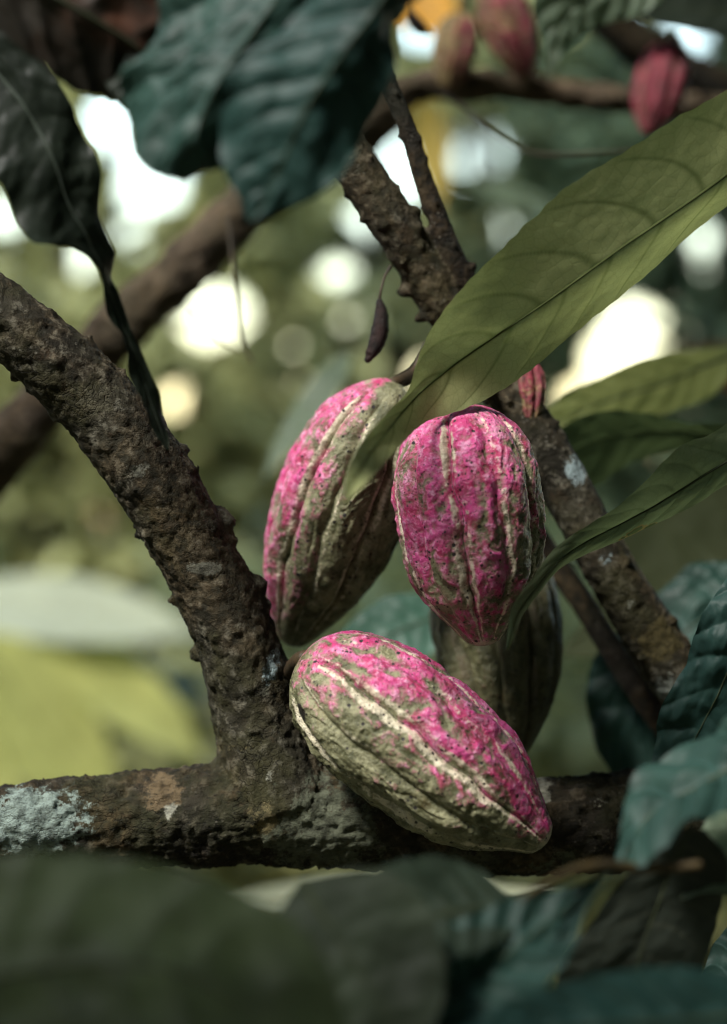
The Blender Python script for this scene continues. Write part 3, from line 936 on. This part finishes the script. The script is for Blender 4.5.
# foreground at the top
leaf('large blurred teal leaf hanging down at the top centre', [
    (P(330, -110, 1.20), P(240, -100, 1.20), P(400, -110, 1.20)),
    (P(300, -40, 1.20), P(170, -30, 1.22), P(420, -50, 1.23)),
    (P(262, 20, 1.19), P(150, 50, 1.22), P(396, 10, 1.24)),
    (P(228, 66, 1.18), P(124, 96, 1.22), P(352, 62, 1.24)),
    (P(206, 105, 1.18), P(128, 136, 1.21), P(318, 110, 1.22)),
    (P(196, 135, 1.18), P(146, 164, 1.20), P(268, 150, 1.21)),
    (P(192, 158, 1.19), P(168, 174, 1.20), P(222, 168, 1.20)),
    (P(186, 182, 1.20), P(184, 181, 1.20), P(190, 180, 1.20)),
], TEAL, STALK_GREEN, .0010, n=200, m=91, nv=8, quilt=.004, ruffle=.008, wave=.003, seed=17.)
leaf('dark blurred leaf overlapping the teal one at the top, pointing down towards the central limb', [
    (P(420, -60, 1.16), P(380, -80, 1.16), P(450, -50, 1.16)),
    (P(385, -5, 1.16), P(325, -20, 1.18), P(410, 5, 1.18)),
    (P(345, 50, 1.16), P(268, 40, 1.18), P(392, 60, 1.18)),
    (P(312, 98, 1.165), P(226, 88, 1.18), P(374, 118, 1.18)),
    (P(292, 140, 1.17), P(218, 138, 1.18), P(350, 160, 1.18)),
    (P(275, 178, 1.175), P(226, 172, 1.18), P(318, 194, 1.18)),
    (P(262, 206, 1.18), P(240, 200, 1.18), P(280, 212, 1.18)),
    (P(250, 222, 1.18), P(248, 221, 1.18), P(254, 222, 1.18)),
], TEAL_DEEP, STALK_GREEN, .0010, n=200, m=91, nv=8, quilt=.003, ruffle=.007, wave=.002, seed=17.5)
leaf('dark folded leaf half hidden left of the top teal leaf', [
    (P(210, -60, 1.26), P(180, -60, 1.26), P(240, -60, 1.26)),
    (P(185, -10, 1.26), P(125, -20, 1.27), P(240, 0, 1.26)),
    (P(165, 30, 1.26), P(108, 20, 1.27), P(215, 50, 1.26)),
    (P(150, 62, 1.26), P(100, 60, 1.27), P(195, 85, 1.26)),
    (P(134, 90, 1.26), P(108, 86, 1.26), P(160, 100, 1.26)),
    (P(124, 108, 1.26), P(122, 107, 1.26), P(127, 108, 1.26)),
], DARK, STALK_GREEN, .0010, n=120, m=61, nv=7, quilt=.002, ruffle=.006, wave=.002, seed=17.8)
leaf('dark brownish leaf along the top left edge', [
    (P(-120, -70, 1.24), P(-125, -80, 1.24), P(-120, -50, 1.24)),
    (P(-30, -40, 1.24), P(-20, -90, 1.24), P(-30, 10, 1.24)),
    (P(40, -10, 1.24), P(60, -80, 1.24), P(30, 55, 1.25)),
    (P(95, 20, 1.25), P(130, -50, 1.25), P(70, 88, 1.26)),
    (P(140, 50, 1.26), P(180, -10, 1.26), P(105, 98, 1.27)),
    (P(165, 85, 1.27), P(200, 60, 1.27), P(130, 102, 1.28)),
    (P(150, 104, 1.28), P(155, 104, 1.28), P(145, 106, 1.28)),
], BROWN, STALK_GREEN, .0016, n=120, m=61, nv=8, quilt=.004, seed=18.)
leaf('dark leaf at the left edge with a long drooping twisted tip over the left limb', [
    (P(-60, 20, 1.34), P(-80, 40, 1.34), P(-50, 0, 1.34)),
    (P(-15, 60, 1.34), P(-50, 120, 1.34), P(0, 22, 1.34)),
    (P(25, 108, 1.34), P(-20, 160, 1.33), P(50, 72, 1.34)),
    (P(52, 158, 1.34), P(5, 192, 1.33), P(82, 128, 1.35)),
    (P(70, 205, 1.345), P(32, 243, 1.33), P(99, 175, 1.355)),
    (P(88, 240, 1.35), P(72, 244, 1.34), P(103, 230, 1.36)),
    (P(102, 275, 1.36), P(95, 272, 1.355), P(112, 265, 1.37)),
    (P(117, 305, 1.37), P(112, 312, 1.365), P(120, 296, 1.37)),
    (P(130, 345, 1.38), P(124, 350, 1.375), P(137, 343, 1.38)),
    (P(145, 385, 1.39), P(136, 390, 1.385), P(155, 382, 1.39)),
    (P(157, 420, 1.395), P(150, 424, 1.39), P(165, 418, 1.40)),
    (P(168, 450, 1.40), P(167, 451, 1.40), P(169, 450, 1.40)),
], DARK, leaf_mat('rib_dark', (.05, .065, .05), (.05, .06, .04), .5, .1, .3, .1, net=False), .0014, n=260, m=61, nv=20, quilt=.0006, ruffle=.004, wave=.001, seed=19.)
leaf('pale grey green leaf with a drooping tip at the top right', [
    (P(700, -60, 1.86), P(690, -80, 1.86), P(700, -40, 1.86)),
    (P(640, -25, 1.86), P(620, -60, 1.86), P(650, 10, 1.86)),
    (P(595, -5, 1.86), P(560, -40, 1.85), P(612, 22, 1.87)),
    (P(567, 12, 1.86), P(533, 0, 1.85), P(588, 30, 1.87)),
    (P(556, 38, 1.86), P(541, 34, 1.86), P(570, 44, 1.87)),
    (P(551, 60, 1.86), P(546, 58, 1.86), P(559, 60, 1.86)),
    (P(549, 80, 1.86), P(548, 80, 1.86), P(550, 80, 1.86)),
], SAGE, STALK_GREEN, .0014, n=120, nv=8, quilt=.004, seed=20.)
leaf('dark blurred leaf in the top right corner beside the white glow', auto_rows(P(820, 20, 2.05), P(590, 0, 2.0), .035, (0, -1, .5), .0, .1), DARK, STALK_GREEN, .0014, n=60, nv=8, seed=21.)

# leaves behind
leaf('teal leaf showing between the left pod and the lying pod', auto_rows(P(450, 610, 1.86), P(320, 665, 1.82), .036, (0, -1, .6), .0, .1), leaf_mat('leaf_teal_soft', (.035, .09, .062), (.05, .1, .07), .5, .2, .4, .25, net=False), STALK_GREEN, .0014, n=60, nv=8, seed=22.)  # reflected-sky teal put into this leaf's colour
BK = 'sunlit leaves blurred behind the left limb'
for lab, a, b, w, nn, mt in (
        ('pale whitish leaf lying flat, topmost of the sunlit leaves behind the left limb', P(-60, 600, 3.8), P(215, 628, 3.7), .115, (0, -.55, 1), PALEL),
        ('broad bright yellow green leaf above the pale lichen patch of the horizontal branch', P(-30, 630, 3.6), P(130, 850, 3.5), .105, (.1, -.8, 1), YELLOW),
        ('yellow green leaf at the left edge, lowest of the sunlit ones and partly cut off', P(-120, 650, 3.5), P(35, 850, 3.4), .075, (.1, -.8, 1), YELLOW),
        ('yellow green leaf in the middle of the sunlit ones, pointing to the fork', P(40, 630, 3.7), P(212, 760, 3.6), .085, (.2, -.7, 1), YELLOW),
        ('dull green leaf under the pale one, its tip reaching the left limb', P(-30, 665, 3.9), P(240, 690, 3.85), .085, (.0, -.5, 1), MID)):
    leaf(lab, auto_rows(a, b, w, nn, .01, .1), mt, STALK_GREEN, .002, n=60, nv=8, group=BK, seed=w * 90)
leaf('pale leaf catching light in the gap just under the horizontal branch', auto_rows(P(215, 905, 2.3), P(560, 892, 2.2), .034, (0, -.6, 1), .0, .1), PALEL, STALK_GREEN, .0015, n=50, nv=8, seed=36.)
leaf('glowing orange dry leaf high behind the small pods at the top', auto_rows(P(375, -45, 2.9), P(455, 45, 2.8), .06, (0, -1, .6), .0, .1), ORANGE, STALK_GREEN, .002, n=50, nv=8, seed=31.)
leaf('yellow orange leaf behind the thin dark branch near the top centre', auto_rows(P(425, 95, 3.3), P(440, 215, 3.2), .030, (0, -1, .6), .0, .1), leaf_mat('leaf_amber', (.45, .33, .07), (.3, .2, .05), .5, .4, .3, .2, net=False), STALK_GREEN, .002, n=50, nv=8, seed=32.)
leaf('faint teal leaf behind, left of the round glow under the rear branch', auto_rows(P(560, 210, 2.9), P(440, 175, 2.8), .022, (0, -1, .8), .0, .1), SAGE, STALK_GREEN, .002, n=50, nv=8, seed=33.)
leaf('faint rusty leaf at the right edge above the lit olive leaf', auto_rows(P(790, 385, 2.6), P(680, 350, 2.6), .040, (0, -1, .6), .0, .1), leaf_mat('leaf_rust', (.16, .075, .03), (.1, .05, .02), .5, .4, .3, .2, net=False), STALK_GREEN, .002, n=50, nv=8, seed=34.)
leaf('soft grey green leaf blurred left of the left pod', auto_rows(P(350, 350, 2.3), P(258, 485, 2.2), .020, (-.4, -1, .5), .0, .1), SAGE, STALK_GREEN, .0015, n=50, nv=8, seed=35.)

# tendrils
for lab, pts, r in (('thin blurred tendril hanging over the round glow left of centre', [P(228, 215, 1.85), P(233, 262, 1.84), P(237, 300, 1.83), P(241, 335, 1.82), P(252, 362, 1.82)], .0022),
                    ('faint curled tendril end beside the hanging one', [P(190, 308, 1.86), P(202, 326, 1.86), P(218, 340, 1.85), P(240, 352, 1.83)], .0014),
                    ('wiry twig curving under the rear branch towards the olive leaf', [P(440, 92, 1.95), P(470, 112, 1.92), P(505, 140, 1.9), P(540, 154, 1.88), P(600, 152, 1.85), P(640, 150, 1.8)], .0022)):
    o = thing('tendril', lab, 'twig', pts[0])
    tube('stem', pts, [r, r * .9, r * .8, r * .7] + [r * .6] * (len(pts) - 4), STALK, o, 8, 50)

# ---------------------------------------------------------------- forest behind
HOLES = [(118, 120, 30), (150, 178, 36), (205, 318, 26), (228, 312, 24), (395, 165, 40), (368, 232, 27), (480, 140, 20), (478, 160, 24), (497, 232, 12), (634, 328, 30), (614, 356, 28),
         (578, 398, 12), (403, 368, 20), (678, 45, 18), (692, 42, 16), (335, 272, 9), (22, 8, 16), (80, 256, 15), (172, 400, 10), (352, 102, 12), (700, 238, 7), (130, 235, 12), (5, 215, 12), (425, 20, 25)]
SUNV = np.array([math.sin(math.radians(222)) * math.cos(math.radians(50)), math.cos(math.radians(222)) * math.cos(math.radians(50)), math.sin(math.radians(50))])


def crown_mat(name, c1, c2, trans=.35):
    g = NT(name)
    r = g.attr('tone')
    col = g.mix(r, c1, c2)
    p = g.principled(col, .55, .25)
    t = g.n('ShaderNodeBsdfTranslucent')
    g.val(t.inputs[0], col)
    mx = g.n('ShaderNodeMixShader')
    mx.inputs[0].default_value = trans
    g.l(p, mx.inputs[1])
    g.l(t.outputs[0], mx.inputs[2])
    return g.done(mx.outputs[0])


TMPL = np.array([[0, 0, 0], [.3, -.42, .05], [.3, 0, -.03], [.3, .42, .05], [.7, -.34, .0], [.7, 0, -.1], [.7, .34, .0], [1, 0, -.22]])
TF = [(0, 1, 2), (0, 2, 3), (1, 4, 5, 2), (2, 5, 6, 3), (4, 7, 5), (5, 7, 6)]


def crown_geo(cen, ext, n, size, holes=True, clump=7, zmin=.05):
    """leaf clumps spread through an ellipsoid; returns leaf sprays"""
    V, F, T = [], [], []
    k = 0
    hp = np.array([[h[0], h[1], h[2]] for h in HOLES], float)
    while k < n:
        q = rng.normal(size=3)
        q = q / np.linalg.norm(q) * rng.uniform(.15, 1) ** .5
        c = cen + q * ext
        if c[2] < zmin:
            continue
        tone = np.clip(.5 + .25 * rng.normal(), 0, 1)
        for _ in range(clump):
            p = c + rng.normal(size=3) * size * .8
            L = size * rng.uniform(.7, 1.25)
            az = rng.uniform(0, 2 * np.pi)
            dr = np.array([np.cos(az), np.sin(az), rng.uniform(-.9, .1)])
            dr /= np.linalg.norm(dr)
            nr = np.array([rng.normal() * .4, rng.normal() * .4 - .2, 1.])
            nr -= dr * (nr @ dr)
            nr /= np.linalg.norm(nr)
            sd = np.cross(dr, nr)
            if holes:
                m = p + dr * L * .5
                if m[1] > 1:
                    px = m[0] / (S * m[1]) + 363.5
                    py = 512 - (m[2] - CZ) / (S * m[1])
                    if (np.hypot(hp[:, 0] - px, hp[:, 1] - py) < hp[:, 2] * .78 + .38 * L / (S * m[1])).any():
                        continue
            v = p + TMPL[:, :1] * dr * L + TMPL[:, 1:2] * sd * L * .8 + TMPL[:, 2:] * nr * L
            b = len(V) * 8
            V.append(v)
            F += [tuple(i + b for i in f) for f in TF]
            T += [np.clip(tone + rng.normal() * .15, 0, 1)] * 8
            k += 1
    return np.vstack(V), F, np.array(T)


def bg_tree(label, x, y, h, cen, ext, n, size, mat, group='forest trees beyond the cacao', name='forest_tree', cat='tree', tr=.09, holes=True):
    o = thing(name, label, cat, (x, y, 0), group)
    cen = np.array(cen, float)
    top = np.array([cen[0], cen[1], cen[2] + ext[2] * .5])
    limbs = [([np.array([x, y, -.1]), np.array([x + .05, y, h * .3]), (np.array([x, y, h * .6]) + cen) / 2 * 1.0, top], [tr, tr * .85, tr * .6, tr * .15])]
    Vs, Fs, off = [], [], 0
    st = np.array([x + .05, y, h * .35])
    for k in range(6):
        a = rng.uniform(0, 2 * np.pi)
        e = cen + np.array([np.cos(a) * ext[0] * .7, np.sin(a) * ext[1] * .7, rng.uniform(-.3, .6) * ext[2]])
        s0 = st + (top - st) * rng.uniform(0, .6)
        limbs.append(([s0, (s0 + e) / 2 + np.array([0, 0, .1]), e], [tr * .45, tr * .3, tr * .08]))
    for pts, rad in limbs:
        v, f = tube_geo(pts, rad, 8, 16, .1)
        Vs.append(v)
        Fs += [tuple(i + off for i in q) for q in f]
        off += len(v)
    mesh_obj('trunk', np.vstack(Vs), Fs, TRUNKM, o)
    V, F, T = crown_geo(cen, np.array(ext), n, size, holes)
    mesh_obj('crown', V, F, mat, o, attrs={'tone': T}, smooth=False)


TRUNKM = plain_mat('far_trunk', (.05, .04, .028), (.12, .10, .07), 12)
CY = crown_mat('crown_yellowish', (.21, .215, .085), (.40, .40, .17))  # leaf colours lightened to carry the pale wash of haze
CG = crown_mat('crown_green', (.15, .16, .065), (.27, .28, .12))
CD = crown_mat('crown_dark', (.03, .05, .028), (.085, .12, .06))
if True:
    bg_tree('yellow green bushy tree seen beyond the left limb', -1.05, 6.6, 4, (-.95, 6.6, 2.2), (1.1, .8, 1.6), 7500, .10, CY)
    bg_tree('olive green tree lightened for haze behind the middle of the picture', .1, 7.4, 4.5, (.05, 7.4, 2.3), (1.2, .8, 1.9), 7500, .10, CY)
    bg_tree('dark leafy tree beyond the limb on the right', 1.25, 6.9, 4.2, (1.25, 6.9, 2.1), (1.1, .8, 1.7), 7500, .10, CD)
    bg_tree('tall green tree at far left behind the yellow green one', -2.4, 8.2, 5, (-2.2, 8.2, 2.6), (1.5, .9, 2.5), 6500, .13, CG)
    bg_tree('tall green tree behind, its crown closing the top of the view', .6, 9.0, 6, (.3, 9.0, 3.9), (2.2, .9, 1.9), 7500, .14, CG)
    bg_tree('tall dark tree at far right behind the others', 2.7, 8.4, 5, (2.6, 8.4, 2.7), (1.5, .9, 2.5), 6500, .13, CD)
    bg_tree('low olive bush on the ground behind the pods', .15, 4.6, 1.4, (.15, 4.6, .75), (1.0, .6, .75), 3400, .09, CY, name='bush', cat='bush', group=None, tr=.03)
    bg_tree('low green bush behind the fork at lower left', -1.1, 4.4, 1.3, (-1.1, 4.4, .7), (.8, .6, .7), 2800, .09, CG, name='bush', cat='bush', group=None, tr=.03)
    bg_tree('low shadowy bush behind the leaves at lower right', 1.3, 4.8, 1.4, (1.35, 4.8, .75), (.9, .6, .8), 3000, .09, CD, name='bush', cat='bush', group=None, tr=.03)

def shade_canopy(parent, boxes, mat, n, size, bare):
    V, F, T = [], [], []
    b = 0
    for cen, ext, share in boxes:
        v, f, t = crown_geo(np.array(cen), np.array(ext), int(n * share), size, False)
        # openings cut along the sun's direction let sunlight onto pods, leaves and limbs
        k = v.reshape(-1, 8, 3)
        c = k.mean(1)
        keep = np.ones(len(c), bool)
        for tgt, rad in ((P(400, 600, 1.5), bare), (P(60, 690, 3.6), .6), (P(430, 30, 2.9), .35), (P(640, 300, 1.5), .25), (P(560, 60, 2.1), .32), (P(170, 280, 2.05), .25), (P(340, 890, 2.3), .2)):
            rel = c - tgt
            al = rel @ SUNV
            perp = np.linalg.norm(rel - al[:, None] * SUNV, axis=1)
            keep &= perp > rad + .12 * np.sin(c[:, 0] * 9) * np.cos(c[:, 1] * 7)
        keep = keep & ~((c[:, 1] > 0) & (c[:, 1] < 2.3) & (np.abs(c[:, 0]) < .28 * c[:, 1] + .15) & (c[:, 2] - CZ < .30 * c[:, 1] + .15)) & (np.linalg.norm(c - [0, 0, CZ], axis=1) > .9)
        k = k[keep]
        t = t.reshape(-1, 8)[keep]
        for i in range(len(k)):
            F += [tuple(q + b for q in x) for x in TF]
            b += 8
        V.append(k.reshape(-1, 3))
        T.append(t.ravel())
    mesh_obj('crown', np.vstack(V), F, mat, parent, attrs={'tone': np.concatenate(T)}, smooth=False)


shade_canopy(tree, [((0, 1.4, 3.1), (2.6, 2.6, .55), .45), ((0, -2.2, 2.4), (3.0, .7, 1.6), .25), ((2.4, 1.0, 2.2), (.6, 2.6, 1.5), .15), ((-2.5, 1.0, 2.2), (.6, 2.6, 1.5), .15)], CD, 26000, .22, .58)  # unseen foliage added overhead and around to cut the sky fill

# ground to the horizon
g = NT('forest_floor')
co = g.pos()
a = g.noise(co, 3, 6, .65)
b = g.noise(co, 40, 5, .7)
col = g.mix(g.ramp(a, .35, .65), (.05, .04, .022), (.10, .095, .04))
col = g.mix(g.ramp(b, .5, .65), col, (.16, .11, .06))
gm = g.done(g.principled(col, .9, .2, g.bump(b, .8, .03)))
N = 70
xs = np.sign(np.linspace(-1, 1, N)) * np.abs(np.linspace(-1, 1, N)) ** 3 * 600
gx, gy = np.meshgrid(xs, xs, indexing='ij')
gv = np.stack([gx, gy, .03 * perlin(np.stack([gx, gy, 0 * gx], -1).reshape(-1, 3) * .7).reshape(gx.shape)], -1).reshape(-1, 3)
go = mesh_obj('ground', gv, grid_faces(N, N), gm)
go['kind'] = 'structure'

# ---------------------------------------------------------------- light, camera
EL, AZ = math.radians(50), math.radians(222)       # azimuth clockwise from +Y, where the light comes from
sd = Vector((math.sin(AZ) * math.cos(EL), math.cos(AZ) * math.cos(EL), math.sin(EL)))
w = bpy.data.worlds.new('World')
bpy.context.scene.world = w
w.use_nodes = True
nt = w.node_tree
bgn = nt.nodes['Background']
sky = nt.nodes.new('ShaderNodeTexSky')
sky.sky_type = 'NISHITA'
sky.sun_disc = False
sky.sun_elevation = EL
sky.sun_rotation = AZ
sky.air_density = 2.0
sky.dust_density = 0.5
sky.ozone_density = 2.2
nt.links.new(sky.outputs[0], bgn.inputs[0])
bgn.inputs[1].default_value = .12
sl = bpy.data.lights.new('sun', 'SUN')
sl.energy = 1.5
sl.angle = math.radians(10)
sl.color = (1, .95, .87)
so = bpy.data.objects.new('sun', sl)
so.rotation_euler = sd.to_track_quat('Z', 'Y').to_euler()
so.location = (0, 0, 8)
C.objects.link(so)

cam = bpy.data.cameras.new('camera')
cam.sensor_width = 36
cam.sensor_fit = 'AUTO'
cam.lens = 36 / (1024 * S)
cam.clip_end = 3000
cam.clip_start = .05
cam.dof.use_dof = True
cam.dof.focus_distance = 1.485
cam.dof.aperture_fstop = 1.8
co_ = bpy.data.objects.new('camera', cam)
co_.location = (0, 0, CZ)
co_.rotation_euler = (math.pi / 2, 0, 0)
C.objects.link(co_)
sc = bpy.context.scene
sc.camera = co_
sc.view_settings.view_transform = 'Standard'
sc.view_settings.look = 'None'
sc.view_settings.gamma = 1
sc.view_settings.exposure = 2.3
sc.render.engine = 'CYCLES'
sc.cycles.use_denoising = True
sc.cycles.max_bounces = 6
sc.cycles.filter_width = 1.15
